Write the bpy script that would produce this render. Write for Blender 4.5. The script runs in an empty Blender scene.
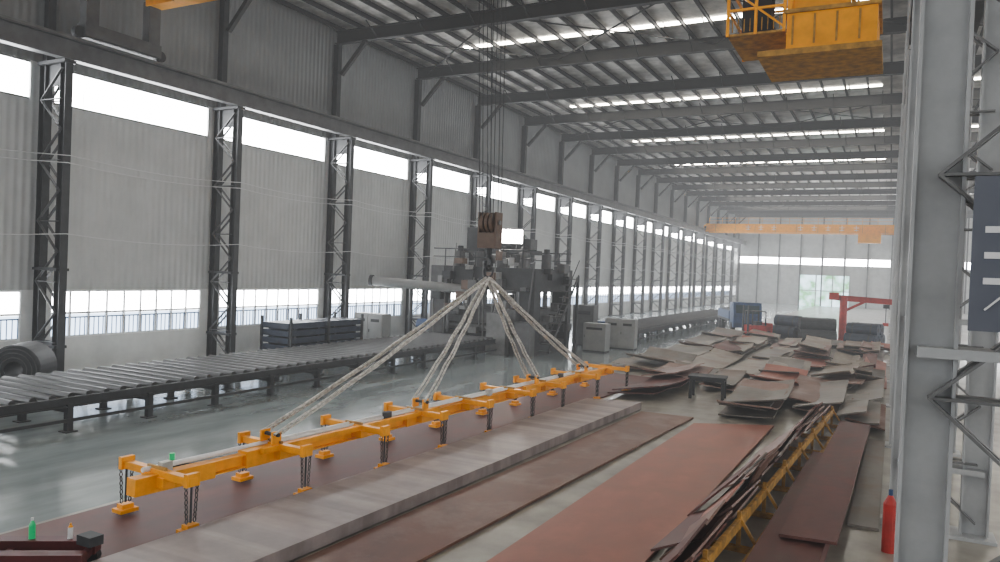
import bpy, math, random
from mathutils import Vector, Matrix
random.seed(7)
SC=bpy.context.scene
COL=SC.collection
# ------------------------------------------------------------------ camera
th=math.radians(27.5); p=math.radians(0.9); a=0.04
f=Vector((-math.sin(th)*math.cos(p), math.cos(th)*math.cos(p), -math.sin(p)))
r0=Vector((math.cos(th), math.sin(th),0)); u0=r0.cross(f)
r=r0*math.cos(a)+u0*math.sin(a); u=u0*math.cos(a)-r0*math.sin(a)
cam=bpy.data.cameras.new('camera'); co=bpy.data.objects.new('camera',cam); COL.objects.link(co)
M=Matrix((r,u,-f)).transposed().to_4x4(); M.translation=Vector((0,0,4.7)); co.matrix_world=M
cam.lens=27; cam.sensor_width=36; cam.clip_end=600
SC.camera=co
SC.view_settings.view_transform='AgX'
try: SC.view_settings.look='AgX - Medium High Contrast'
except Exception: pass
# ------------------------------------------------------------------ materials
def mat(name,col,rough=.6,metal=0.,noise=0.,nscale=4.,col2=None,bump=0.,bscale=30.,stretch=(1,1,1),emit=None,estr=0.,rvar=0.):
    m=bpy.data.materials.new(name); m.use_nodes=True; nt=m.node_tree; N=nt.nodes; L=nt.links
    b=N['Principled BSDF']
    b.inputs['Base Color'].default_value=(*col,1); b.inputs['Roughness'].default_value=rough; b.inputs['Metallic'].default_value=metal
    if noise>0 or bump>0 or rvar>0:
        tc=N.new('ShaderNodeTexCoord'); mp=N.new('ShaderNodeMapping'); mp.inputs['Scale'].default_value=stretch
        L.new(tc.outputs['Object'],mp.inputs['Vector'])
    if noise>0 or rvar>0:
        n=N.new('ShaderNodeTexNoise'); n.inputs['Scale'].default_value=nscale; n.inputs['Detail'].default_value=6; n.inputs['Roughness'].default_value=.6
        L.new(mp.outputs[0],n.inputs['Vector'])
        rp=N.new('ShaderNodeValToRGB'); c2=col2 or tuple(c*(1-noise) for c in col)
        rp.color_ramp.elements[0].position=.35; rp.color_ramp.elements[0].color=(*c2,1)
        rp.color_ramp.elements[1].position=.65; rp.color_ramp.elements[1].color=(*col,1)
        L.new(n.outputs['Fac'],rp.inputs['Fac']); L.new(rp.outputs[0],b.inputs['Base Color'])
        if rvar>0:
            mr=N.new('ShaderNodeMapRange'); mr.inputs['To Min'].default_value=max(.02,rough-rvar); mr.inputs['To Max'].default_value=min(1,rough+rvar)
            L.new(n.outputs['Fac'],mr.inputs['Value']); L.new(mr.outputs[0],b.inputs['Roughness'])
    if bump>0:
        n2=N.new('ShaderNodeTexNoise'); n2.inputs['Scale'].default_value=bscale; n2.inputs['Detail'].default_value=4
        L.new(mp.outputs[0],n2.inputs['Vector']); bp=N.new('ShaderNodeBump'); bp.inputs['Strength'].default_value=bump; bp.inputs['Distance'].default_value=.02
        L.new(n2.outputs['Fac'],bp.inputs['Height']); L.new(bp.outputs[0],b.inputs['Normal'])
    if emit:
        b.inputs['Emission Color'].default_value=(*emit,1); b.inputs['Emission Strength'].default_value=estr
    return m
def corrugated(name,col,axis='Y',period=.3,depth=.03):
    m=mat(name,col,.55,noise=.12,nscale=.6); nt=m.node_tree; N=nt.nodes; L=nt.links; b=N['Principled BSDF']
    tc=N.new('ShaderNodeTexCoord'); w=N.new('ShaderNodeTexWave'); w.bands_direction=axis; w.wave_profile='SIN'
    w.inputs['Scale'].default_value=math.pi*2/(20*period)*1.0; w.inputs['Distortion'].default_value=0
    L.new(tc.outputs['Object'],w.inputs['Vector'])
    bp=N.new('ShaderNodeBump'); bp.inputs['Distance'].default_value=depth; bp.inputs['Strength'].default_value=.8
    L.new(w.outputs['Fac'],bp.inputs['Height']); L.new(bp.outputs[0],b.inputs['Normal'])
    return m
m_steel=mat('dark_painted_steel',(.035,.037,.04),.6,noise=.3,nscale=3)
m_steel2=mat('grey_painted_steel',(.17,.172,.172),.55,noise=.3,nscale=2)
m_mid=mat('runway_grey_paint',(.10,.102,.105),.55,noise=.3,nscale=2)
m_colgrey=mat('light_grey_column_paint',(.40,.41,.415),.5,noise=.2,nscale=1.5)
m_roofst=mat('roof_steel',(.022,.022,.022),.65)
m_yel=mat('crane_yellow_paint',(.92,.38,.008),.4,noise=.2,nscale=3)
m_yel2=mat('worn_yellow_paint',(.5,.27,.05),.55,noise=.55,nscale=5)
m_white=mat('white_paint',(.75,.76,.76),.4,noise=.12,nscale=4)
m_cable=mat('cable_grey',(.5,.5,.5),.5)
m_chain=mat('chain_steel',(.05,.045,.04),.45,metal=.6)
m_black=mat('black_rubber',(.012,.012,.014),.5)
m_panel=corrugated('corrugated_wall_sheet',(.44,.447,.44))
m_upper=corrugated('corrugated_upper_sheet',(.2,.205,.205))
m_plaster=mat('white_plaster',(.62,.63,.62),.7,noise=.15,nscale=1)
m_roof=mat('roof_insulation_sheet',(.46,.44,.41),.35,metal=.35,noise=.5,nscale=1.2,bump=.5,bscale=3)
m_sling=mat('braided_sling',(.72,.70,.65),.8,noise=.5,nscale=14,col2=(.32,.30,.27))
m_brown=mat('hook_block_brown',(.12,.07,.045),.5,noise=.3,nscale=4)
m_blue=mat('blue_paint',(.02,.06,.16),.5,noise=.4,nscale=3)
m_dblue=mat('dark_blue_sheet',(.02,.03,.055),.5,noise=.4,nscale=3)
m_red=mat('red_paint',(.45,.03,.02),.5,noise=.3,nscale=3)
m_dred=mat('dark_red_paint',(.10,.01,.01),.5,noise=.3,nscale=3)
m_green=mat('green_plastic',(.02,.35,.12),.3,emit=(.05,1,.4),estr=.1)
m_cab=mat('cabinet_grey',(.42,.42,.39),.5,noise=.12,nscale=2)
m_pipe=mat('duct_grey',(.24,.245,.24),.45,noise=.15,nscale=2)
m_glassd=mat('tinted_cab_glass',(.03,.05,.06),.08)
def emis(name,col,s):
    m=bpy.data.materials.new(name); m.use_nodes=True; nt=m.node_tree; nt.nodes.clear()
    e=nt.nodes.new('ShaderNodeEmission'); o=nt.nodes.new('ShaderNodeOutputMaterial'); e.inputs[0].default_value=(*col,1); e.inputs[1].default_value=s
    nt.links.new(e.outputs[0],o.inputs[0]); return m
m_day=emis('daylit_frosted_pane',(.97,.985,1),15)
m_daylow=emis('daylit_lower_pane',(.66,.8,1),2.6)
m_sky=emis('skylight_fibreglass',(1,.94,.83),17)
m_glare=emis('glare_panel_glow',(1,.95,.88),60)  # glow of the added panel that imitates a glare
m_door=emis('daylit_doorway_view',(.62,.85,.75),1.7)
nt=m_door.node_tree; n_=nt.nodes.new('ShaderNodeTexNoise'); n_.inputs['Scale'].default_value=.5; n_.inputs['Detail'].default_value=5
tc_=nt.nodes.new('ShaderNodeTexCoord'); nt.links.new(tc_.outputs['Object'],n_.inputs['Vector']); rp_=nt.nodes.new('ShaderNodeValToRGB')
rp_.color_ramp.elements[0].position=.4; rp_.color_ramp.elements[0].color=(.18,.42,.22,1); rp_.color_ramp.elements[1].position=.6; rp_.color_ramp.elements[1].color=(.7,.9,1,1)
nt.links.new(n_.outputs['Fac'],rp_.inputs[0]); nt.links.new(rp_.outputs[0],[q for q in nt.nodes if q.type=='EMISSION'][0].inputs[0])
# floor
def floor_mat():
    m=bpy.data.materials.new('painted_concrete_floor'); m.use_nodes=True; nt=m.node_tree; N=nt.nodes; L=nt.links; b=N['Principled BSDF']
    tc=N.new('ShaderNodeTexCoord'); sx=N.new('ShaderNodeSeparateXYZ'); L.new(tc.outputs['Object'],sx.inputs[0])
    n2=N.new('ShaderNodeTexNoise'); n2.inputs['Scale'].default_value=1.2; n2.inputs['Detail'].default_value=5; L.new(tc.outputs['Object'],n2.inputs['Vector'])
    mp=N.new('ShaderNodeMapping'); mp.inputs['Scale'].default_value=(1.1,.25,1); mp.inputs['Rotation'].default_value=(0,0,.35); L.new(tc.outputs['Object'],mp.inputs[0])
    n3=N.new('ShaderNodeTexNoise'); n3.inputs['Scale'].default_value=1.0; n3.inputs['Detail'].default_value=5; n3.inputs['Roughness'].default_value=.6; L.new(mp.outputs[0],n3.inputs['Vector'])
    def ramp(src,c0,c1,p0=.3,p1=.7):
        rp=N.new('ShaderNodeValToRGB'); rp.color_ramp.elements[0].color=(*c0,1); rp.color_ramp.elements[1].color=(*c1,1)
        rp.color_ramp.elements[0].position=p0; rp.color_ramp.elements[1].position=p1; L.new(src,rp.inputs[0]); return rp.outputs[0]
    A=ramp(n3.outputs['Fac'],(.24,.28,.29),(.36,.405,.41)); B=ramp(n2.outputs['Fac'],(.19,.175,.145),(.33,.305,.255))
    g=N.new('ShaderNodeMath'); g.operation='GREATER_THAN'; g.inputs[1].default_value=-12.9; L.new(sx.outputs['X'],g.inputs[0])
    mx=N.new('ShaderNodeMix'); mx.data_type='RGBA'; L.new(g.outputs[0],mx.inputs['Factor']); L.new(A,mx.inputs['A']); L.new(B,mx.inputs['B'])
    L.new(mx.outputs['Result'],b.inputs['Base Color'])
    mr=N.new('ShaderNodeMapRange'); mr.inputs['From Min'].default_value=.3; mr.inputs['From Max'].default_value=.7; mr.inputs['To Min'].default_value=.07; mr.inputs['To Max'].default_value=.24; L.new(n3.outputs['Fac'],mr.inputs['Value'])
    ad=N.new('ShaderNodeMath'); ad.operation='MULTIPLY_ADD'; ad.inputs[1].default_value=.3; L.new(g.outputs[0],ad.inputs[0]); L.new(mr.outputs[0],ad.inputs[2])
    L.new(ad.outputs[0],b.inputs['Roughness'])
    bp=N.new('ShaderNodeBump'); bp.inputs['Strength'].default_value=.25; bp.inputs['Distance'].default_value=.03; L.new(n2.outputs['Fac'],bp.inputs['Height']); L.new(bp.outputs[0],b.inputs['Normal'])
    b.inputs['Specular IOR Level'].default_value=1.0
    b.inputs['Coat Weight'].default_value=.4; b.inputs['Coat Roughness'].default_value=.12
    return m
m_floor=floor_mat()
# ------------------------------------------------------------------ mesh builder
class MB:
    def __init__(s): s.v=[];s.f=[];s.mi=[];s.mats=[]
    def mid(s,m):
        if m not in s.mats: s.mats.append(m)
        return s.mats.index(m)
    def add(s,vs,fs,m):
        o=len(s.v); s.v+=[tuple(x) for x in vs]; k=s.mid(m)
        for q in fs: s.f.append(tuple(o+i for i in q)); s.mi.append(k)
    def box(s,c,d,m,rot=None):
        vs=[]
        for x in(-.5,.5):
            for y in(-.5,.5):
                for z in(-.5,.5):
                    w=Vector((x*d[0],y*d[1],z*d[2]))
                    if rot is not None: w=rot@w
                    vs.append(Vector(c)+w)
        s.add(vs,[(0,1,3,2),(4,6,7,5),(0,4,5,1),(2,3,7,6),(0,2,6,4),(1,5,7,3)],m)
    def b2(s,lo,hi,m):
        s.box([(lo[i]+hi[i])/2 for i in range(3)],[hi[i]-lo[i] for i in range(3)],m)
    def frame(s,p0,p1,up=(0,0,1)):
        d=(Vector(p1)-Vector(p0)).normalized(); upv=Vector(up)
        if abs(d.dot(upv))>.98: upv=Vector((0,1,0))
        x=d.cross(upv).normalized(); z=x.cross(d)
        return Matrix((x,d,z)).transposed()
    def beam(s,p0,p1,w,h,m,up=(0,0,1)):
        p0=Vector(p0);p1=Vector(p1); s.box((p0+p1)/2,(w,(p1-p0).length,h),m,s.frame(p0,p1,up))
    def ibeam(s,p0,p1,w,h,m,t=.04,up=(0,0,1)):
        p0=Vector(p0);p1=Vector(p1);R=s.frame(p0,p1,up);L=(p1-p0).length;c=(p0+p1)/2
        s.box(c,(t,L,h-2*t),m,R)
        for sg in(-1,1): s.box(c+R@Vector((0,0,sg*(h-t)/2)),(w,L,t),m,R)
    def cyl(s,p0,p1,rr,m,n=12,r2=None):
        p0=Vector(p0);p1=Vector(p1);R=s.frame(p0,p1); r2=rr if r2 is None else r2
        vs=[];fs=[]
        for i in range(n):
            an=2*math.pi*i/n; q=R@Vector((math.cos(an),0,math.sin(an)))
            vs.append(p0+q*rr); vs.append(p1+q*r2)
        for i in range(n):
            j=(i+1)%n; fs.append((2*i,2*j,2*j+1,2*i+1))
        fs.append(tuple(2*i for i in reversed(range(n)))); fs.append(tuple(2*i+1 for i in range(n)))
        s.add(vs,fs,m)
    def torus(s,c,R,rr,m,rot,sx=1.,n=10,k=5):
        vs=[];fs=[]
        for i in range(n):
            A=2*math.pi*i/n
            for j in range(k):
                B=2*math.pi*j/k; q=Vector(((R+rr*math.cos(B))*math.cos(A),rr*math.sin(B),(R*sx+rr*math.cos(B))*math.sin(A)))
                vs.append(Vector(c)+rot@q)
        for i in range(n):
            for j in range(k): fs.append((i*k+j,((i+1)%n)*k+j,((i+1)%n)*k+(j+1)%k,i*k+(j+1)%k))
        s.add(vs,fs,m)
    def chain(s,p0,p1,m,R=.03,rr=.01):
        p0=Vector(p0);p1=Vector(p1);L=(p1-p0).length;n=max(2,int(L/(R*3.0)));F=s.frame(p0,p1)
        F=Matrix((F.col[0],F.col[2],F.col[1])).transposed()
        for i in range(n):
            s.torus(p0.lerp(p1,(i+.5)/n),R,rr,m,F@Matrix.Rotation(math.pi/2*(i%2),3,'Z'),1.75)
    def prism(s,pts,ax,lo,hi,m):
        n=len(pts);vs=[]
        for w in(lo,hi):
            for q in pts:
                t=list(q); t.insert(ax,w); vs.append(t)
        fs=[tuple(range(n)),tuple(range(2*n-1,n-1,-1))]+[(i,i+n,(i+1)%n+n,(i+1)%n) for i in range(n)]
        s.add(vs,fs,m)
    def done(s,name,loc=(0,0,0),rotz=0.,bevel=0.,smooth=False):
        me=bpy.data.meshes.new(name); me.from_pydata(s.v,[],s.f)
        for m in s.mats: me.materials.append(m)
        me.polygons.foreach_set('material_index',s.mi)
        import bmesh
        bm=bmesh.new(); bm.from_mesh(me); bmesh.ops.recalc_face_normals(bm,faces=bm.faces); bm.to_mesh(me); bm.free()
        return place(me,name,loc,rotz,bevel)
def place(me,name,loc=(0,0,0),rotz=0.,bevel=0.):
    o=bpy.data.objects.new(name,me); COL.objects.link(o); o.location=loc; o.rotation_euler=(0,0,rotz)
    if bevel: 
        b=o.modifiers.new('bevel','BEVEL'); b.width=bevel; b.segments=2; b.limit_method='ANGLE'
    return o
# ------------------------------------------------------------------ shell
XL=-28.; XR=30.; Y0=-22.; YF=159.; ZR=17.7
CA,CB=10.2,11.6   # clerestory band
CY=[.7+8*i for i in range(-2,20)]      # column grid (Y)
b=MB(); b.b2((XL-.3,Y0,-.3),(XR+.3,YF+.3,0),m_floor); b.done('floor')
def side_wall(name,x0,x1):
    b=MB()
    b.b2((x0,Y0,0),(x1,YF,1.4),m_plaster)
    b.b2((x0,Y0,3.25),(x1,YF,CA),m_panel)
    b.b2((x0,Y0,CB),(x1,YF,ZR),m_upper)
    for y in CY:
        b.b2((x0,y-.55,1.4),(x1,y+.55,3.25),m_plaster); b.b2((x0,y-.45,CA),(x1,y+.45,CB),m_panel)
    b.done(name)
side_wall('wall_left',XL-.25,XL); side_wall('wall_right',XR,XR+.25)
def window_meshes():
    b=MB()
    b.b2((-.14,-3.45,1.4),(-.1,3.45,2.3),m_daylow); b.b2((-.14,-3.45,2.3),(-.1,3.45,3.25),m_day)
    for i in range(10):
        y=-3.45+6.9*i/9; b.b2((-.1,y-.04,1.4),(-.02,y+.04,3.25),m_white)
    for z in(1.44,2.35,3.21): b.b2((-.1,-3.45,z-.04),(-.03,3.45,z+.04),m_white)
    for i in range(36):
        y=-3.4+6.8*i/35; b.b2((-.09,y-.012,1.4),(-.06,y+.012,2.2),m_blue)
    b.b2((-.1,-3.45,2.15),(-.05,3.45,2.2),m_blue)
    lo=b
    b=MB(); b.b2((-.14,-3.55,CA),(-.1,3.55,CB),m_day)
    for i in range(1,6):
        y=-3.55+7.1*i/6; b.b2((-.1,y-.012,CA),(-.08,y+.012,CB),m_white)
    for z in(CA+.03,CB-.03): b.b2((-.1,-3.55,z-.04),(-.03,3.55,z+.04),m_steel2)
    return lo,b
lo,hi=window_meshes(); wn=1
L1=lo.done('window_1',(XL,CY[0]+4,0)); L2=hi.done('window_2',(XL,CY[0]+4,0)); wn=3
for y in CY[1:-1]:
    for me in(L1.data,L2.data): place(me,'window_%d'%wn,(XL,y+4,0)); wn+=1
for y in CY[:-1]:
    for me in(L1.data,L2.data): place(me,'window_%d'%wn,(XR,y+4,0),math.pi); wn+=1
# far wall
b=MB(); yf=YF
b.b2((XL,yf,0),(-16,yf+.25,8),m_plaster); b.b2((-7,yf,0),(XR,yf+.25,8),m_plaster); b.b2((-16,yf,6),(-7,yf+.25,8),m_plaster)
b.b2((XL,yf,9.3),(XR,yf+.25,ZR),m_plaster)
for x in range(-28,30,4): b.b2((x-.2,yf-.1,8),(x+.2,yf+.25,9.3),m_plaster); b.b2((x-.12,yf-.3,0),(x+.12,yf,ZR),m_steel2)
b.done('wall_far')
b=MB()
b.b2((XL,yf+.1,8),(XR,yf+.15,9.3),m_day); b.done('window_%d'%wn)
b=MB(); b.b2((-16,yf+.1,0),(-7,yf+.16,6),m_door)
for x in(-16,-13,-10,-7): b.b2((x-.1,yf,0),(x+.1,yf+.1,6),m_white)
b.b2((-16,yf,2.9),(-7,yf+.08,3.05),m_white); b.done('door_1')
# roof
RD=.7 # rafter depth
SKY=[-10,6,22.3,38.4,55.0,71.2,87.4,103.5,120,136]
b=MB()
b.b2((XL,Y0,ZR+.05),(XR,YF,ZR+.12),m_roof)
b.done('ceiling')
b=MB()
for y in SKY:
    for x in range(-23,29,2):
        if x in(-1,1): continue
        b.b2((x+.05,y-.2,ZR+.0),(x+1.95,y+.2,ZR+.045),m_sky)
b.done('roof_light_strip')
b=MB(); x=XL+.5
while x<XR: b.ibeam((x,Y0,ZR-.11),(x,YF,ZR-.11),.1,.22,m_roofst,.02); x+=1.35
b.done('roof_purlins')
b=MB()
b.ibeam((XL+.2,0,ZR-.2-RD/2),(XR-.2,0,ZR-.2-RD/2),.35,RD,m_roofst,.05)
b.beam((XL+.6,0,ZR-2.6),(XL+2.2,0,ZR-.9),.2,.2,m_roofst)
x=XL+3
while x<XR:
    for sg in(-1,1): b.beam((x,0,ZR-.85),(x+.0,sg*1.1,ZR-.2),.05,.05,m_roofst)
    x+=3
R0=b.done('roof_rafter',(0,CY[0],0))
for y in CY[1:]: place(R0.data,'roof_rafter',(0,y,0))
b=MB()
for k,y in enumerate(CY[:-1]):
    if k%3==0:
        for x in range(-27,28,9):
            b.beam((x,y,ZR-.5),(x+9,y+8,ZR-.5),.06,.06,m_roofst); b.beam((x+9,y,ZR-.55),(x,y+8,ZR-.55),.06,.06,m_roofst)
b.done('roof_bracing')
# lattice columns
def lattice(m_leg,m_lac,hw=.34,lw=.1):
    b=MB(); top=11.6
    for x in(-.6,.6):
        b.ibeam((x,0,0),(x,0,top),.28,hw,m_leg,.035,up=(1,0,0))
    b.b2((-.95,-.35,0),(.95,.35,.06),m_leg)
    z=.3;k=0
    while z<top-1.2:
        for y in(-.15,.15):
            s=1 if k%2 else -1
            b.beam((-.6*s,y,z),(.6*s,y,z+1.1),.03,lw,m_lac,up=(0,1,0)); 
            if k%2: b.beam((-.6,y,z),(.6,y,z),.03,lw*.8,m_lac,up=(0,1,0))
        z+=1.1;k+=1
    b.b2((-.8,-.22,top-.12),(.8,.22,top),m_leg); b.b2((-.75,-.02,top-.9),(.75,.02,top-.1),m_leg)
    b.ibeam((-.6,0,top),(-.6,0,ZR-.9),.3,.5,m_leg,.04,up=(1,0,0))
    for z in(1.2,4.0): b.b2((-.72,-.24,z),(.72,.24,z+.1),m_leg)
    return b
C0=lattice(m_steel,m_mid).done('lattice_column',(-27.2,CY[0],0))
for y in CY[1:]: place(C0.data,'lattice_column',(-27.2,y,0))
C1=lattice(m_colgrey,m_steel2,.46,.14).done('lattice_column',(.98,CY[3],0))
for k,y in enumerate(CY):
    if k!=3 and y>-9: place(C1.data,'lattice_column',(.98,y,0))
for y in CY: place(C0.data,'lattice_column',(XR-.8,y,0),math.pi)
# runway beams
for x in(-26.6,.38,1.58,XR-1.4):
    b=MB(); b.ibeam((x,Y0,12.0),(x,YF,12.0),.4,.75,m_mid if x<-20 else m_steel,.05); b.b2((x-.05,Y0,12.38),(x+.05,YF,12.5),m_steel2)
    b.done('crane_runway_beam')
b=MB()
for z,x in((5.35,-26.35),(7.9,-26.35),(8.15,-26.2)):
    for k,y in enumerate(CY[:-1]):
        n=6; pr=None
        for j in range(n+1):
            t=j/n; q=Vector((x,y+8*t,z-.18*4*t*(1-t)))
            if pr: b.cyl(pr,q,.018,m_cable,5)
            pr=q
b.done('wall_cable_line')
# ------------------------------------------------------------------ overhead cranes
def bridge(name,y,z,mt,zt=12.5):
    b=MB()
    for dy in(-1.3,1.3):
        b.b2((-26.6,y+dy-.3,z),(.2,y+dy+.3,z+1.3),m_yel)
        for x in range(-25,0,3): b.b2((x-.03,y+dy-.33,z),(x+.03,y+dy+.33,z+1.3),m_yel2)
        for x in(-26.6,.38): b.b2((x-.2,y+dy-.25,zt+.5),(x+.2,y+dy+.25,z+.2),mt)
    for x in(-26.6,.38):
        b.b2((x-.25,y-1.6,zt+.1),(x+.25,y+1.6,zt+.6),mt)
        for dy in(-1.7,1.7): b.cyl((x-.12,y+dy,zt+.22),(x+.12,y+dy,zt+.22),.22,m_steel,14)
    for x in range(-26,0,2): b.b2((x-.02,y-1.62,z+1.3),(x+.02,y-1.58,z+2.2),m_yel)
    for zz in(1.75,2.2): b.b2((-26,y-1.62,z+zz-.02),(0,y-1.58,z+zz+.02),m_yel)
    return b
b=bridge('',18.8,14.55,m_mid)  # end trucks in grey: their shade is put into the colour
b.b2((-11.9,17.3,15.9),(-9.1,20.3,16.1),m_yel); b.cyl((-11.5,18.8,16.4),(-9.6,18.8,16.4),.3,m_steel,16); b.b2((-9.5,18.4,16.1),(-9.0,19.2,16.6),m_blue)
X0,X1,YA,YB,Z0,Z1=-2.15,-.45,16.6,18.6,9.5,11.9
b.b2((X0,YA,Z0),(X1,YB,Z0+.75),m_yel)
b.b2((X0-.06,YA-.06,Z0+.75),(X1+.06,YB+.06,Z0+.83),m_yel2)
for x in(X0+.05,X1-.05,(X0+X1)/2+.3):
    for y in(YA+.05,YB-.05): b.b2((x-.05,y-.05,Z0+.8),(x+.05,y+.05,Z1),m_yel)
b.b2((X0+.02,YA+.08,Z0+.8),(X1-.5,YA+.1,Z1-.1),m_yel); b.b2((X0+.05,YA+.02,Z1-.9),(X1-.55,YA+.06,Z1-.35),m_glassd)
b.b2((X1-.04,YA+.1,Z0+.83),(X1-.02,YB-.1,Z1),m_glassd)
b.b2((X0-.05,YA-.05,Z1),(X1+.05,YB+.05,Z1+.1),m_yel)
for x in(X0+.2,X1-.2):
    for y in(YA+.3,YB-.3): b.beam((x,y,Z1),(x,y,14.6),.12,.12,m_yel)
for k in range(6):
    b.b2((X1-.5,YA-.08,Z0+.95+.14*k),(X1,YA-.02,Z0+1.01+.14*k),m_yel2)
b.b2((X0-.55,YA-.1,Z0-.12),(X1+.1,YB+.1,Z0),m_yel2)
for k in range(4): b.b2((X0+.1+k*.42,YA-.02,Z0+.1),(X0+.14+k*.42,YA,Z0+.7),m_yel2)
BX0,BX1=-3.35,-2.2; bz=9.9
b.b2((BX0,YA,bz),(BX1,YB,bz+.05),m_yel2)
for x in(BX0,(BX0+BX1)/2,BX1):
    for y in(YA,YB): b.b2((x-.03,y-.03,bz),(x+.03,y+.03,bz+1.9),m_yel)
for z in(.55,1.1,1.9):
    for y in(YA,YB): b.b2((BX0,y-.025,bz+z-.025),(BX1,y+.025,bz+z+.025),m_yel)
    b.b2((BX0-.025,YA,bz+z-.025),(BX0+.025,YB,bz+z+.025),m_yel)
for k in range(9):
    x=BX0+.1+k*.12; b.b2((x-.01,YA-.01,bz+.08),(x+.01,YA+.01,bz+.35),m_yel2)
b.b2((BX0+.25,YA+.25,bz+.05),(BX0+.85,YA+.7,bz+1.1),m_steel); b.beam((BX0,YA,bz+1.9),(BX0,YA,14.6),.07,.07,m_yel)
b.beam((BX1,YA,bz+.1),(BX0,YA,bz+1.05),.04,.04,m_yel)
b.done('overhead_crane')
b=bridge('',123,12.0,m_yel)
for k in range(9):
    x=-20+k*1.9
    if k==3: continue
    b.b2((x-.35,121.13,12.75),(x+.35,121.15,12.82),m_white); b.b2((x-.04,121.13,12.3),(x+.04,121.15,13.1),m_white); b.b2((x-.3,121.13,12.4),(x+.3,121.15,12.47),m_white)
b.b2((-4.5,120.5,10.6),(-1.5,122.5,12),m_yel)
b.done('overhead_crane')
# ------------------------------------------------------------------ hook block + ropes + slings
HX,HY=-10.5,19.4
b=MB()
b.b2((HX-.3,HY-.2,5.35),(HX-.25,HY+.2,6.35),m_brown); b.b2((HX+.25,HY-.2,5.35),(HX+.3,HY+.2,6.35),m_brown)
b.b2((HX-.28,HY-.22,5.3),(HX+.28,HY+.22,5.75),m_brown)
for dx in(-.15,0,.15): b.cyl((HX+dx-.05,HY,6.05),(HX+dx+.05,HY,6.05),.3,m_brown,20)
b.cyl((HX-.34,HY,6.05),(HX+.34,HY,6.05),.07,m_steel2,10)
b.cyl((HX,HY,5.3),(HX,HY,5.1),.09,m_steel,10)
pr=None
for i in range(13):
    an=math.radians(90-25*i*.95); q=Vector((HX,HY+.2*math.cos(an),4.88+.2*math.sin(an)))
    if pr: b.cyl(pr,q,.055,m_steel,8)
    pr=q
for dx in(-.22,-.12,.12,.22):
    for dy in(-.25,.25): b.cyl((HX+dx,HY+dy,6.1),(HX+dx*1.6,18.8+dy,15.85),.014,m_steel,6)
b.torus((HX,HY,4.62),.13,.03,m_steel,Matrix.Rotation(.3,3,'Z'),1.3,14,6)
b.done('crane_hook_block')
# ------------------------------------------------------------------ lifting spreader beam
SA=Vector((-11.1,8.8,0)); SB=Vector((-9.95,28.6,0)); ax=(SB-SA).normalized(); px=Vector((ax.y,-ax.x,0))
armY=[8.8,11.4,13.8,16.1,18.3,20.8,22.9,25.7,28.6]
def SP(y,off=0.,z=0.):
    t=(y-8.8)/(28.6-8.8); q=SA.lerp(SB,t)+px*off; q.z=z; return q
slY=[11.3,16.3,22.4,26.3]
b=MB()
b.ibeam(SP(8.3,0,.80),SP(29.0,0,.80),.2,.26,m_yel,.03)
b.beam(SP(8.3,0,.8),SP(9.9,0,.78),.24,.3,m_yel)
for y0,y1 in((10.6,12.2),(15.6,17.0),(21.7,23.1),(25.6,27)): b.beam(SP(y0,0,.82),SP(y1,0,.82),.26,.32,m_yel)
b.beam(SP(10.9,.2,.95),SP(16.5,.2,.95),.11,.11,m_yel); b.beam(SP(21.5,.2,.95),SP(27.5,.2,.95),.11,.11,m_yel)
b.cyl(SP(8.6,-.15,1.0),SP(27.5,-.15,1.0),.045,m_white,10)
b.cyl(SP(11.5,.0,1.0),SP(26,.0,1.0),.035,m_white,8)
for y in armY:
    b.beam(SP(y,-.95,.95),SP(y,.95,.95),.15,.13,m_yel)
    b.beam(SP(y,-.3,.82),SP(y,.3,.82),.24,.18,m_yel)
    for s in(-1,1):
        b.beam(SP(y-.13,s*.9,.98),SP(y+.13,s*.9,.98),.09,.22,m_yel)
        for dy in(-.11,.11): b.chain(SP(y+dy,s*.9,.9),SP(y+dy*.7,s*.9,.26),m_chain,.026,.011)
        b.cyl(SP(y,s*.9,.26),SP(y,s*.9,.88),.02,m_steel,8)
        b.beam(SP(y-.17,s*.9,.125),SP(y+.17,s*.9,.125),.28,.07,m_yel)
        b.beam(SP(y-.11,s*.9,.2),SP(y+.11,s*.9,.2),.17,.08,m_yel)
    b.beam(SP(y-.02,-.25,1.03),SP(y-.02,.25,1.03),.05,.08,m_yel2)
for y in slY:
    for s in(-1,1):
        b.beam(SP(y-.12,s*.16,1.1),SP(y+.12,s*.16,1.1),.04,.34,m_yel)
    b.cyl(SP(y,-.24,1.2),SP(y,.24,1.2),.04,m_steel,10)
for k,y in enumerate((8.9,14.9,19.6,24.4)):
    b.box(SP(y,.05,1.04),(.14,.2,.18),m_steel if k%2 else m_cab)
b.cyl(SP(9.1,-.05,1.1),SP(9.1,-.05,1.22),.05,m_green,12)
pr=None
for i in range(80):
    y=9+i*.235; q=SP(y,-.26,.86+.05*math.sin(i*.9))
    if pr: b.cyl(pr,q,.014,m_black,5)
    pr=q
b.done('lifting_spreader_beam',bevel=.006)
b=MB()
for y in slY:
    for s in(-1,1):
        for e in(-.07,.07):
            p0=Vector((HX+s*.05,HY+e*.5,4.45)); p1=SP(y+e*1.4,s*.2,1.22); pr=None
            for i in range(15):
                t=i/14; q=p0.lerp(p1,t); q.z-=.10*4*t*(1-t); tw=Vector((math.cos(i*1.9+e*40),math.sin(i*1.9+e*40),0))*.018; q+=tw*min(1,4*t*(1-t))
                if pr: b.cyl(pr,q,.027,m_sling,7)
                pr=q
b.done('lifting_sling')
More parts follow.
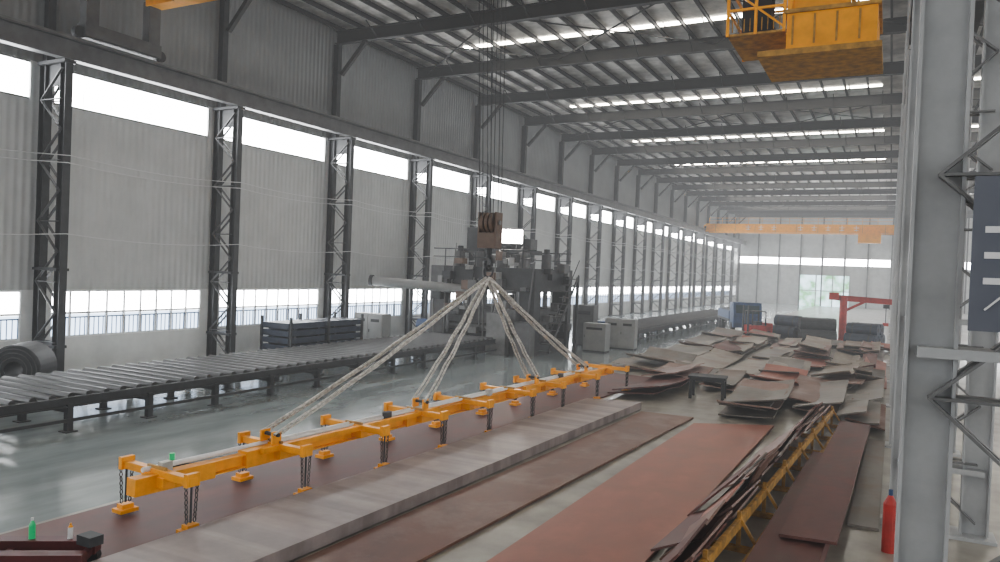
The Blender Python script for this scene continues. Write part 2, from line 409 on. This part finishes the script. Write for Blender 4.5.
# ------------------------------------------------------------------ steel plates
def plate(name,quad,z,th,mt,wave=0.,nx=3,ny=24,seed=0,curl=0.,tilt=0.):
    rnd=random.Random(seed); ph=rnd.random()*6; ph2=rnd.random()*6
    q=[Vector((x,y,0)) for x,y in quad] # near-left, near-right, far-right, far-left
    b=MB(); vs=[]
    for k in(0,1):
        for j in range(ny+1):
            for i in range(nx+1):
                s=i/nx;t=j/ny; pt=q[0].lerp(q[1],s).lerp(q[3].lerp(q[2],s),t)
                zz=z+k*th+wave*(.55+.45*math.sin(t*9+ph+s*.8)*math.cos(s*2+ph2))+curl*(abs(2*t-1)**3)+abs(tilt)*(s if tilt>0 else 1-s)
                vs.append((pt.x,pt.y,zz))
    n=(nx+1)*(ny+1); fs=[]
    for j in range(ny):
        for i in range(nx):
            A=j*(nx+1)+i; fs.append((n+A,n+A+1,n+A+nx+2,n+A+nx+1)); fs.append((A,A+nx+1,A+nx+2,A+1))
    for j in range(ny):
        for i in(0,nx):
            A=j*(nx+1)+i; fs.append((A,n+A,n+A+nx+1,A+nx+1))
    for i in range(nx):
        for j in(0,ny):
            A=j*(nx+1)+i; fs.append((A,A+1,n+A+1,n+A))
    b.add(vs,fs,mt)
    return b.done(name)
def pmat(name,c,n,rust=(.16,.07,.04),ro=.5):
    m=mat(name,c,ro,noise=n,nscale=1.3,rvar=.1,stretch=(1,.45,1)); nt=m.node_tree;N=nt.nodes;L=nt.links;b=N['Principled BSDF']; b.inputs['Specular IOR Level'].default_value=.4
    tc=N.new('ShaderNodeTexCoord'); n_=N.new('ShaderNodeTexNoise'); n_.inputs['Scale'].default_value=.55; n_.inputs['Detail'].default_value=8; n_.inputs['Roughness'].default_value=.7; L.new(tc.outputs['Object'],n_.inputs['Vector'])
    rp=N.new('ShaderNodeValToRGB'); rp.color_ramp.elements[0].position=.47; rp.color_ramp.elements[0].color=(0,0,0,1); rp.color_ramp.elements[1].position=.66; rp.color_ramp.elements[1].color=(.85,.85,.85,1); L.new(n_.outputs['Fac'],rp.inputs[0])
    mx=N.new('ShaderNodeMix'); mx.data_type='RGBA'; src=b.inputs['Base Color'].links[0].from_socket
    L.new(rp.outputs[0],mx.inputs['Factor']); L.new(src,mx.inputs['A']); mx.inputs['B'].default_value=(*rust,1); L.new(mx.outputs['Result'],b.inputs['Base Color']); return m
P_dark=pmat('primer_dark_red',(.155,.062,.053),.35,(.10,.055,.048),.55)
P_brown=pmat('primer_brown',(.18,.09,.066),.3,(.22,.15,.12))
P_red=pmat('primer_red',(.36,.15,.115),.22,(.27,.13,.10),.47)
P_pink=pmat('worn_primer_pink',(.30,.20,.17),.25,(.19,.10,.08))
P_grey=pmat('mill_scale_grey',(.21,.19,.17),.35,(.17,.115,.09))
P_tan=pmat('dusty_plate_tan',(.30,.26,.215),.3,(.19,.13,.10))
def pale_mat():
    m=mat('pale_dusty_plate',(.34,.285,.272),.48,noise=.25,nscale=2,rvar=.1); nt=m.node_tree;N=nt.nodes;L=nt.links;b=N['Principled BSDF']; b.inputs['Specular IOR Level'].default_value=.45
    tc=N.new('ShaderNodeTexCoord'); mp=N.new('ShaderNodeMapping'); mp.inputs['Scale'].default_value=(.02,1,.1); L.new(tc.outputs['Object'],mp.inputs[0])
    n=N.new('ShaderNodeTexNoise'); n.inputs['Scale'].default_value=2.2; n.inputs['Detail'].default_value=3; L.new(mp.outputs[0],n.inputs['Vector'])
    rp=N.new('ShaderNodeValToRGB'); rp.color_ramp.elements[0].position=.4; rp.color_ramp.elements[0].color=(.75,.75,.75,1); rp.color_ramp.elements[1].position=.6; rp.color_ramp.elements[1].color=(1.03,1.03,1.03,1)
    L.new(n.outputs['Fac'],rp.inputs[0]); mx=N.new('ShaderNodeMix'); mx.data_type='RGBA'; mx.blend_type='MULTIPLY'; mx.inputs['Factor'].default_value=1
    src=b.inputs['Base Color'].links[0].from_socket; L.new(src,mx.inputs['A']); L.new(rp.outputs[0],mx.inputs['B']); L.new(mx.outputs['Result'],b.inputs['Base Color']); return m
P_pale=pale_mat()
plate('steel_plate',[(-12.7,6.5),(-10.3,4),(-9.2,33.5),(-12.2,33.9)],0,.05,P_dark,.0)
plate('steel_plate',[(-10.15,3.5),(-8.3,3.5),(-7.55,25.6),(-9.35,25)],0,.24,P_pale,.03,seed=2)
plate('steel_plate',[(-8.15,3.5),(-6.75,3.5),(-5.6,25),(-7.3,24.8)],0,.05,P_brown,.03,seed=3)
plate('steel_plate',[(-5.55,4),(-3.45,4),(-3.1,25.2),(-5.35,24)],0,.06,P_red,.03,seed=4)
# scattered plates down the yard, several layers deep
rnd=random.Random(21)
cols=[P_tan,P_grey,P_pink,P_tan,P_red,P_grey,P_brown,P_dark,P_pink,P_grey,P_tan]
for lane,(xl,xr) in enumerate(((-11.9,-9.5),(-9.3,-7.3),(-6.9,-5.3),(-5.0,-3.1),(-2.9,-1.2),(-1.1,.1))):
    y={0:35,1:27,2:31.5,3:26,4:28.5,5:26}[lane]
    while y<60:
        Ln=rnd.uniform(3.5,8.5); y1=min(y+Ln,61); sk=rnd.uniform(-.35,.35)
        for lay in range(rnd.choice([1,2,3,4,4])):
            dx=rnd.uniform(-.22,.22)*lay; dy=rnd.uniform(-.7,.7)*lay; w=rnd.uniform(-.5,.1)
            if y<31 and lane in(1,3): dx=0 
            if lane==2 and lay: dy=abs(dy)
            if lane==5: dx=-.15*lay; sk=0
            plate('steel_plate',[(xl+dx,y+dy),(xr+dx+w,y+dy+rnd.uniform(-.5,.5)),(xr+dx+sk+w,y1+dy),(xl+dx+sk,y1+dy+rnd.uniform(-.5,.5))],.01+lay*.10,.04,rnd.choice(cols),.10,seed=rnd.randint(0,999),curl=rnd.choice([0,.1,.2,.3]),ny=16,tilt=rnd.choice([0,0,.15,-.15,.3,-.25]))
        y=y1+rnd.uniform(.05,.5)
plate('steel_plate',[(-1.9,9),(-.9,9),(-.6,21),(-1.6,21)],0,.3,P_dark,.04,seed=77)
plate('steel_plate',[(-1.5,13.5),(-.6,13.5),(-.35,25.5),(-1.2,25.5)],.34,.05,P_dark,.06,seed=78)
plate('steel_plate',[(-.55,16),(0,16),(.05,25),(-.4,25)],0,.05,P_grey,.03,seed=79)
# yellow plate storage rack with plates leaning against it
b=MB()
A=Vector((-2.35,9,0)); B=Vector((-1.5,26.8,0)); d=(B-A).normalized(); n=Vector((d.y,-d.x,0)); LL=(B-A).length
b.beam(A+Vector((0,0,.5)),B+Vector((0,0,.5)),.08,.16,m_yel2)
b.beam(A+n*.3+Vector((0,0,.12)),B+n*.3+Vector((0,0,.12)),.08,.12,m_yel2)
s=0.
while s<LL:
    q=A+d*s; b.beam(q,q+Vector((0,0,.7)),.07,.07,m_yel2); b.beam(q+n*.35+Vector((0,0,.08)),q+Vector((0,0,.6)),.05,.05,m_yel2); b.beam(q-n*.6+Vector((0,0,.05)),q+n*.38+Vector((0,0,.05)),.1,.1,m_yel2); s+=2.2
b.done('plate_storage_rack')
b=MB()
for lay,(st,en) in enumerate(((.3,LL-1),(.8,LL-2),(1.5,LL-3),(3,LL-5))):
    s=st
    while s<en:
        ln=rnd.uniform(1.0,2.8); base=-.62-.15*lay+rnd.uniform(-.12,.12); topo=-.07-.06*lay; hz=rnd.uniform(.35,.95)
        q0=A+d*s; q1=A+d*(s+ln)
        nn=(n*(hz)+Vector((0,0,1))*(topo-base)*-1).normalized()
        w=math.hypot(hz,topo-base); c0=n*((base+topo)/2)+Vector((0,0,hz/2+.1))
        b.beam(q0+c0+Vector((0,0,rnd.uniform(-.06,.1))),q1+c0+Vector((0,0,rnd.uniform(-.06,.1))),w,.035,rnd.choice([P_red,P_pink,P_dark,P_brown,P_grey,P_pink]),up=nn)
        s+=ln+rnd.uniform(-.1,.35)
b.done('leaning_plate_offcuts')
# table frame
b=MB()
b.b2((-.7,-.5,.8),(.7,.5,.88),m_steel); b.b2((-.65,-.45,.7),(.65,.45,.8),m_steel)
for x in(-.6,.6):
    for y in(-.4,.4): b.b2((x-.06,y-.06,0),(x+.06,y+.06,.72),m_steel)
b.done('steel_work_table',(-6.15,29.7,0),.1)
# ------------------------------------------------------------------ roller conveyors
m_rol=mat('roller_steel',(.05,.05,.05),.42,metal=.3,noise=.3,nscale=2)
def conveyor(x0,x1,y0,y1,z,name):
    b=MB()
    for x in(x0,x1): b.ibeam((x,y0,z-.14),(x,y1,z-.14),.14,.26,m_steel,.03)
    y=y0+.3
    while y<y1: b.cyl((x0+.07,y,z-.02),(x1-.07,y,z-.02),.1,m_rol,10); y+=.5
    y=y0+.6
    while y<y1:
        for x in(x0,x1,(x0+x1)/2): b.b2((x-.08,y-.08,0),(x+.08,y+.08,z-.2),m_steel); b.b2((x-.16,y-.16,0),(x+.16,y+.16,.03),m_steel)
        b.b2((x0,y-.05,z-.42),(x1,y+.05,z-.28),m_steel); y+=2.4
    b.b2((x1+.06,y0,.28),(x1+.12,y1,.36),m_steel)
    b.done(name)
conveyor(-23,-18.9,2,36,.92,'roller_conveyor'); conveyor(-18.8,-15.2,49.5,90,.92,'roller_conveyor'); 
# ------------------------------------------------------------------ plate levelling machine
b=MB(); mx0,mx1,my0,my1=-23.8,-17.2,37.0,42.5
b.b2((mx0,my0,0),(mx1,my1,.7),m_steel)
for x in(mx0+.4,mx1-.4):
    for y in(my0+.5,my1-.5): b.b2((x-.45,y-.45,.7),(x+.45,y+.45,4.8),m_mid if x<-20 else m_steel)
b.b2((mx0,my0+.1,3.5),(mx1,my1-.1,4.8),m_steel); b.b2((mx0+.3,my0+.4,1.6),(mx1-.3,my1-.4,2.5),m_mid)
for k in range(6):
    y=my0+.7+k*.8; b.cyl((mx0+.8,y,1.35),(mx1-.8,y,1.35),.22,m_steel2,12); b.cyl((mx0+.8,y+.3,.85),(mx1-.8,y+.3,.85),.2,m_steel,12)
for x in(-22.6,-21.2,-19.8,-18.4):
    for y in(my0+1.2,my1-1.2):
        b.cyl((x,y,2.5),(x,y,3.6),.16,m_steel2,12); b.cyl((x,y,4.8),(x,y,5.7),.3,m_mid,14); b.cyl((x,y,5.7),(x,y,6.0),.18,m_steel,12)
b.b2((-22.4,38.2,5.6),(-18.2,40.2,5.85),m_steel)
b.b2((-22.3,38.4,5.85),(-21.1,39.6,7.1),m_steel); b.cyl((-20.8,39.2,6.2),(-19.6,39.2,6.2),.35,m_mid,16); b.b2((-19.2,39.0,5.85),(-18.4,39.9,6.5),m_mid)
for y in(my0+.2,my1-.2):
    for x in range(-23,-17): b.b2((x-.03,y-.03,4.8),(x+.03,y+.03,5.8),m_steel)
    b.b2((mx0,y-.03,5.75),(mx1,y+.03,5.82),m_steel); b.b2((mx0,y-.03,5.3),(mx1,y+.03,5.35),m_steel)
rr=random.Random(5)
for k in range(34): # hydraulic blocks, valves and hoses on the near face
    x=rr.uniform(mx0+.2,mx1-.4); z=rr.uniform(.8,5.2); w=rr.uniform(.15,.6)
    b.b2((x,my0-.25-rr.random()*.3,z),(x+w,my0+.15,z+rr.uniform(.15,.55)),rr.choice([m_steel,m_steel2,m_mid,m_steel,m_brown,m_pipe]))
for k in range(16):
    x=rr.uniform(mx0,mx1); b.cyl((x,my0-.1,rr.uniform(.3,1.5)),(x+rr.uniform(-.5,.5),my0-.05,rr.uniform(3,6.2)),.05,rr.choice([m_steel2,m_black,m_mid]),7)
for k in range(14): # near side face blocks
    y=rr.uniform(my0,my1-.6); z=rr.uniform(.6,4.8); b.b2((mx1-.1,y,z),(mx1+.2+rr.random()*.25,y+rr.uniform(.2,.8),z+rr.uniform(.2,.6)),rr.choice([m_steel,m_mid,m_steel2]))
for k in range(12): b.b2((-16.9,my0+.2+k*.33,.3+k*.36),(-16.2,my0+.5+k*.33,.35+k*.36),m_mid)
b.beam((-16.2,my0+.1,.3),(-16.2,my0+4.1,4.5),.06,.2,m_steel); b.beam((-16.2,my0+.1,1.2),(-16.2,my0+4.1,5.4),.05,.05,m_steel)
b.b2((-16.9,my0+3.9,0),(-16.75,my0+4.1,4.4),m_steel); b.b2((-16.3,my0+3.9,0),(-16.15,my0+4.1,4.4),m_steel)
b.b2((-17.8,36.1,0),(-16.9,36.8,1.9),m_mid); b.b2((-19.6,36.2,0),(-18.4,36.7,2.3),m_steel2)
for y in(38,39.5,41): b.cyl((-25.2,y,1.2),(-23.6,y,1.2),.35,m_blue,14)
b.b2((-25.4,37.4,0),(-23.7,41.6,.8),m_steel)
# duct arm
b.cyl((-27.0,35.4,3.75),(-21.2,37.2,3.45),.27,m_pipe,20); b.cyl((-24.6,36.2,3.6),(-24.6,36.2,.0),.12,m_steel,10); b.cyl((-27.0,35.4,3.75),(-26.8,35.46,3.74),.33,m_steel,20)
b.done('plate_levelling_machine',bevel=.02)
b=MB(); b.box((0,0,0),(1.3,.35,.9),m_steel); b.box((0,-.19,0),(1.15,.04,.76),m_glare); b.beam((-.7,0,-.7),(-.7,0,.1),.06,.1,m_steel); b.beam((.7,0,-.7),(.7,0,.1),.06,.1,m_steel); b.beam((-.7,0,-.7),(.7,0,-.7),.1,.06,m_steel)
b.done('glare_panel',(-19.35,38.5,6.6),.45)  # glowing panel added to imitate a bright reflection at the machine
def cabinet(x,y,w,d,h,name='control_cabinet',m=m_cab,rz=0):
    b=MB(); b.b2((-w/2,-d/2,.08),(w/2,d/2,h),m); b.b2((-w/2+.03,-d/2+.03,0),(w/2-.03,d/2-.03,.08),m_steel)
    n=max(1,int(w/.8))
    for k in range(n):
        x0=-w/2+k*w/n; b.b2((x0+.03,-d/2-.02,.14),(x0+w/n-.03,-d/2,h-.05),m); b.b2((x0+.08,-d/2-.05,h*.5),(x0+.11,-d/2-.02,h*.5+.15),m_black)
        b.b2((x0+.2,-d/2-.03,h*.78),(x0+w/n-.2,-d/2-.018,h*.86),m_steel)
    b.done(name,(x,y,0),rz,.01)
cabinet(-25.2,33.4,1.9,.8,2.0,m=m_pipe); cabinet(-15.5,42.6,1.4,.9,1.7,m=m_pipe); cabinet(-14.9,45.4,1.9,.9,1.9,rz=.1,m=m_pipe); cabinet(-17.4,45.6,1.4,.9,2.6,m=m_mid); cabinet(-16.6,47.8,1.2,.9,1.5,m=m_blue)
# stacked sheet pack
b=MB()
for lay in range(5):
    for y in(27.2,30):
        z=.2+lay*.34; b.b2((-25.9,y-1.25,z),(-24.3,y+1.25,z+.26),m_dblue); 
        for dy in(-.8,.8): b.b2((-25.9,y+dy-.06,z-.08),(-24.3,y+dy+.06,z),m_steel)
for y in(26,28.6,31.2):
    for x in(-26,-24.2): b.b2((x-.05,y-.05,0),(x+.05,y+.05,2.1),m_steel)
    b.b2((-26,y-.04,.02),(-24.2,y+.04,.12),m_steel)
b.done('steel_sheet_stack')
# coil drum
b=MB(); 
prof=[(.28,-.7),(.75,-.7),(.8,-.66),(.8,.66),(.75,.7),(.28,.7)]
n_=32; vs=[];fs=[]
for i in range(n_):
    A_=2*math.pi*i/n_
    for r_,w_ in prof: vs.append((w_,r_*math.cos(A_),.86+r_*math.sin(A_)))
for i in range(n_):
    for j in range(6):
        fs.append((i*6+j,((i+1)%n_)*6+j,((i+1)%n_)*6+(j+1)%6,i*6+(j+1)%6))
b.add(vs,fs,m_steel)
for w_ in(-.72,.72):
    for r_ in(.4,.55,.68): b.torus((w_,0,.86),r_,.018,m_mid,Matrix.Rotation(math.pi/2,3,'Z'),1,28,5)
for y in(-.55,.55): b.prism([(y-.2,0),(y+.2,0),(y+(.12 if y<0 else -.02),.28),(y+(.02 if y<0 else -.12),.28)],0,-.6,.6,m_steel)
D=b.done('steel_coil',(-25.1,14.6,0),-.9)
place(D.data,'steel_coil',(-25.5,11.2,0),-.9)
# ------------------------------------------------------------------ far yard objects
b=MB() # flatbed truck, blue
b.b2((-1.2,-3,1.0),(1.2,3,1.2),m_steel); b.b2((-1.2,-3,1.2),(1.2,-2.9,1.9),m_blue)
for x in(-1.2,1.12): b.b2((x,-3,1.2),(x+.08,3,1.9),m_blue)
b.prism([(3.1,.6),(5.0,.6),(5.0,1.7),(4.6,2.7),(3.1,2.7)],0,-1.15,1.15,m_blue); b.box((0,4.85,2.15),(1.9,.05,.7),m_glassd,Matrix.Rotation(.38,3,'X'))
for y in(-2,-.9,4):
    for x in(-1.05,1.05): b.cyl((x-.15,y,.5),(x+.15,y,.5),.5,m_black,16)
b.b2((-.9,-2.8,1.2),(.9,2.8,2.0),m_dblue)
b.done('flatbed_truck',(-12.2,70,0),math.pi+.35)
b=MB() # forklift
b.b2((-.6,-1,.3),(.6,.8,1.0),m_red); b.b2((-.6,-1.2,.4),(.6,-.7,1.2),m_red)
for x in(-.5,.5):
    for y in(-.6,.6): b.b2((x-.04,y-.04,1),(x+.04,y+.04,2.1),m_black)
b.b2((-.6,-.7,2.1),(.6,.7,2.16),m_black); b.box((0,-.2,1.15),(.5,.5,.3),m_black)
for x in(-.35,.35): b.b2((x-.06,.85,.1),(x+.06,.95,2.6),m_steel); b.b2((x-.06,.95,.08),(x+.06,2,.13),m_steel)
for x in(-.55,.55): b.cyl((x-.12,.55,.32),(x+.12,.55,.32),.32,m_black,14); b.cyl((x-.12,-.8,.28),(x+.12,-.8,.28),.28,m_black,14)
b.done('forklift',(-9.6,63.6,0),2.3)
def rolls(x,y,n,rz,mt,R=.55,L=2.6):
    b=MB()
    for lay in range(2):
        for k in range(n-lay):
            xx=(k-(n-lay-1)/2)*R*2.02; zz=R+lay*R*1.74
            b.cyl((xx,-L/2,zz),(xx,L/2,zz),R,mt,20); b.cyl((xx,-L/2-.02,zz),(xx,-L/2,zz),R*.35,m_black,12)
            for t in(-.3,.3): b.cyl((xx,t*L-.05,zz),(xx,t*L+.05,zz),R+.02,m_steel,20)
    b.done('steel_roll_stack',(x,y,0),rz)
rolls(-7.3,65.8,2,1.1,m_dblue,.5,2.2); rolls(-5.0,63.9,3,1.75,m_steel,.5); rolls(-1.6,63.9,3,1.3,m_dblue,.45,2.2)
b=MB() # red jib crane
b.cyl((0,0,0),(0,0,3.6),.3,m_red,16); b.cyl((0,0,0),(0,0,.1),.6,m_red,16)
b.ibeam((-.6,0,3.5),(4.2,0,3.3),.3,.45,m_red,.05); b.beam((0,0,2.4),(1.6,0,3.3),.2,.2,m_red); b.b2((-1.1,-.3,3.3),(-.4,.3,3.9),m_red)
b.b2((2.9,-.2,2.8),(3.3,.2,3.1),m_steel); b.cyl((3.1,0,1.6),(3.1,0,2.8),.03,m_steel,6); b.b2((2.9,-.15,1.4),(3.3,.15,1.65),m_red)
b.done('red_jib_crane',(-3.3,66.6,0),.15)
# ------------------------------------------------------------------ sign by the near column
b=MB()
m_sign=mat('sign_slate_blue',(.11,.12,.15),.5); m_txt=mat('sign_lettering',(.7,.7,.71),.5)
b.b2((.66,8.28,4.3),(3.2,8.33,5.75),m_sign)
for k in range(3):
    cx=1.0+k*.75
    for z in(4.74,4.98,5.22): b.b2((cx-.24,8.262,z),(cx+.24,8.28,z+.06),m_txt)
    b.b2((cx-.03,8.265,4.55),(cx+.03,8.28,5.5),m_txt); b.beam((cx-.22,8.272,4.5),(cx,8.272,4.72),.015,.06,m_txt,up=(0,1,0)); b.beam((cx+.22,8.272,4.5),(cx,8.272,4.72),.015,.06,m_txt,up=(0,1,0))
for z in(4.5,5.5): b.b2((1.4,8.33,z),(1.6,8.56,z+.08),m_steel2)
b.done('factory_sign_board')
def gas(name,x,y,mt):
    b=MB(); b.cyl((0,0,0),(0,0,.85),.11,mt,16); b.cyl((0,0,.85),(0,0,1.0),.11,mt,16,.04); b.cyl((0,0,1.0),(0,0,1.1),.035,m_blue,10); b.done(name,(x,y,0))
gas('gas_cylinder',.16,14.9,m_red)
# lower-left trolley with bottle and can
b=MB(); T0=Vector((-12.3,5.9,0)); T1=Vector((-10.35,7.2,0)); zt=.33
b.beam(T0+Vector((0,0,zt)),T1+Vector((0,0,zt)),.22,.2,m_dred); b.beam(T0+Vector((.35,-.45,zt)),T1+Vector((.35,-.45,zt)),.2,.2,m_dred)
for t in(.04,.5,.96):
    q=T0.lerp(T1,t); b.beam(q+Vector((0,0,zt-.05)),q+Vector((.35,-.45,zt-.05)),.1,.1,m_dred)
    for o_ in(Vector((0,0,0)),Vector((.35,-.45,0))): b.cyl(q+o_+Vector((-.04,.06,.17)),q+o_+Vector((.04,-.06,.17)),.12,m_black,14)
b.box(T1+Vector((.1,-.2,.5)),(.3,.22,.14),m_steel); b.box(T0.lerp(T1,.2)+Vector((.2,-.25,.46)),(.4,.25,.1),m_steel)
b.done('red_trolley')
q=T0.lerp(T1,.6); b=MB(); b.cyl((0,0,0),(0,0,.2),.045,m_green,14); b.cyl((0,0,.2),(0,0,.27),.045,m_green,14,.018); b.cyl((0,0,.27),(0,0,.31),.02,m_white,10); b.done('green_bottle',(q.x,q.y,.432))
q=T0.lerp(T1,.83); b=MB(); b.cyl((0,0,0),(0,0,.17),.035,m_white,14); b.cyl((0,0,.17),(0,0,.2),.035,m_yel,14,.02); b.cyl((0,0,.2),(0,0,.23),.014,m_yel,8); b.done('spray_can',(q.x,q.y,.432))
# ------------------------------------------------------------------ lit haze imitated by a uniform volume that glows by itself
mh=bpy.data.materials.new('glowing_haze'); mh.use_nodes=True; nt=mh.node_tree; nt.nodes.clear()
e_=nt.nodes.new('ShaderNodeEmission'); o_=nt.nodes.new('ShaderNodeOutputMaterial'); nt.links.new(e_.outputs[0],o_.inputs['Volume'])
e_.inputs[0].default_value=(.97,.985,1,1); e_.inputs[1].default_value=.0011
b=MB(); b.b2((XL-.05,Y0-5,.002),(XR+.05,YF+.05,ZR+.04),mh); b.done('glowing_haze')
# ------------------------------------------------------------------ world
w=bpy.data.worlds.new('overcast'); SC.world=w; w.use_nodes=True
w.node_tree.nodes['Background'].inputs[0].default_value=(.93,.96,1,1); w.node_tree.nodes['Background'].inputs[1].default_value=1.0
SC.view_settings.exposure=.3
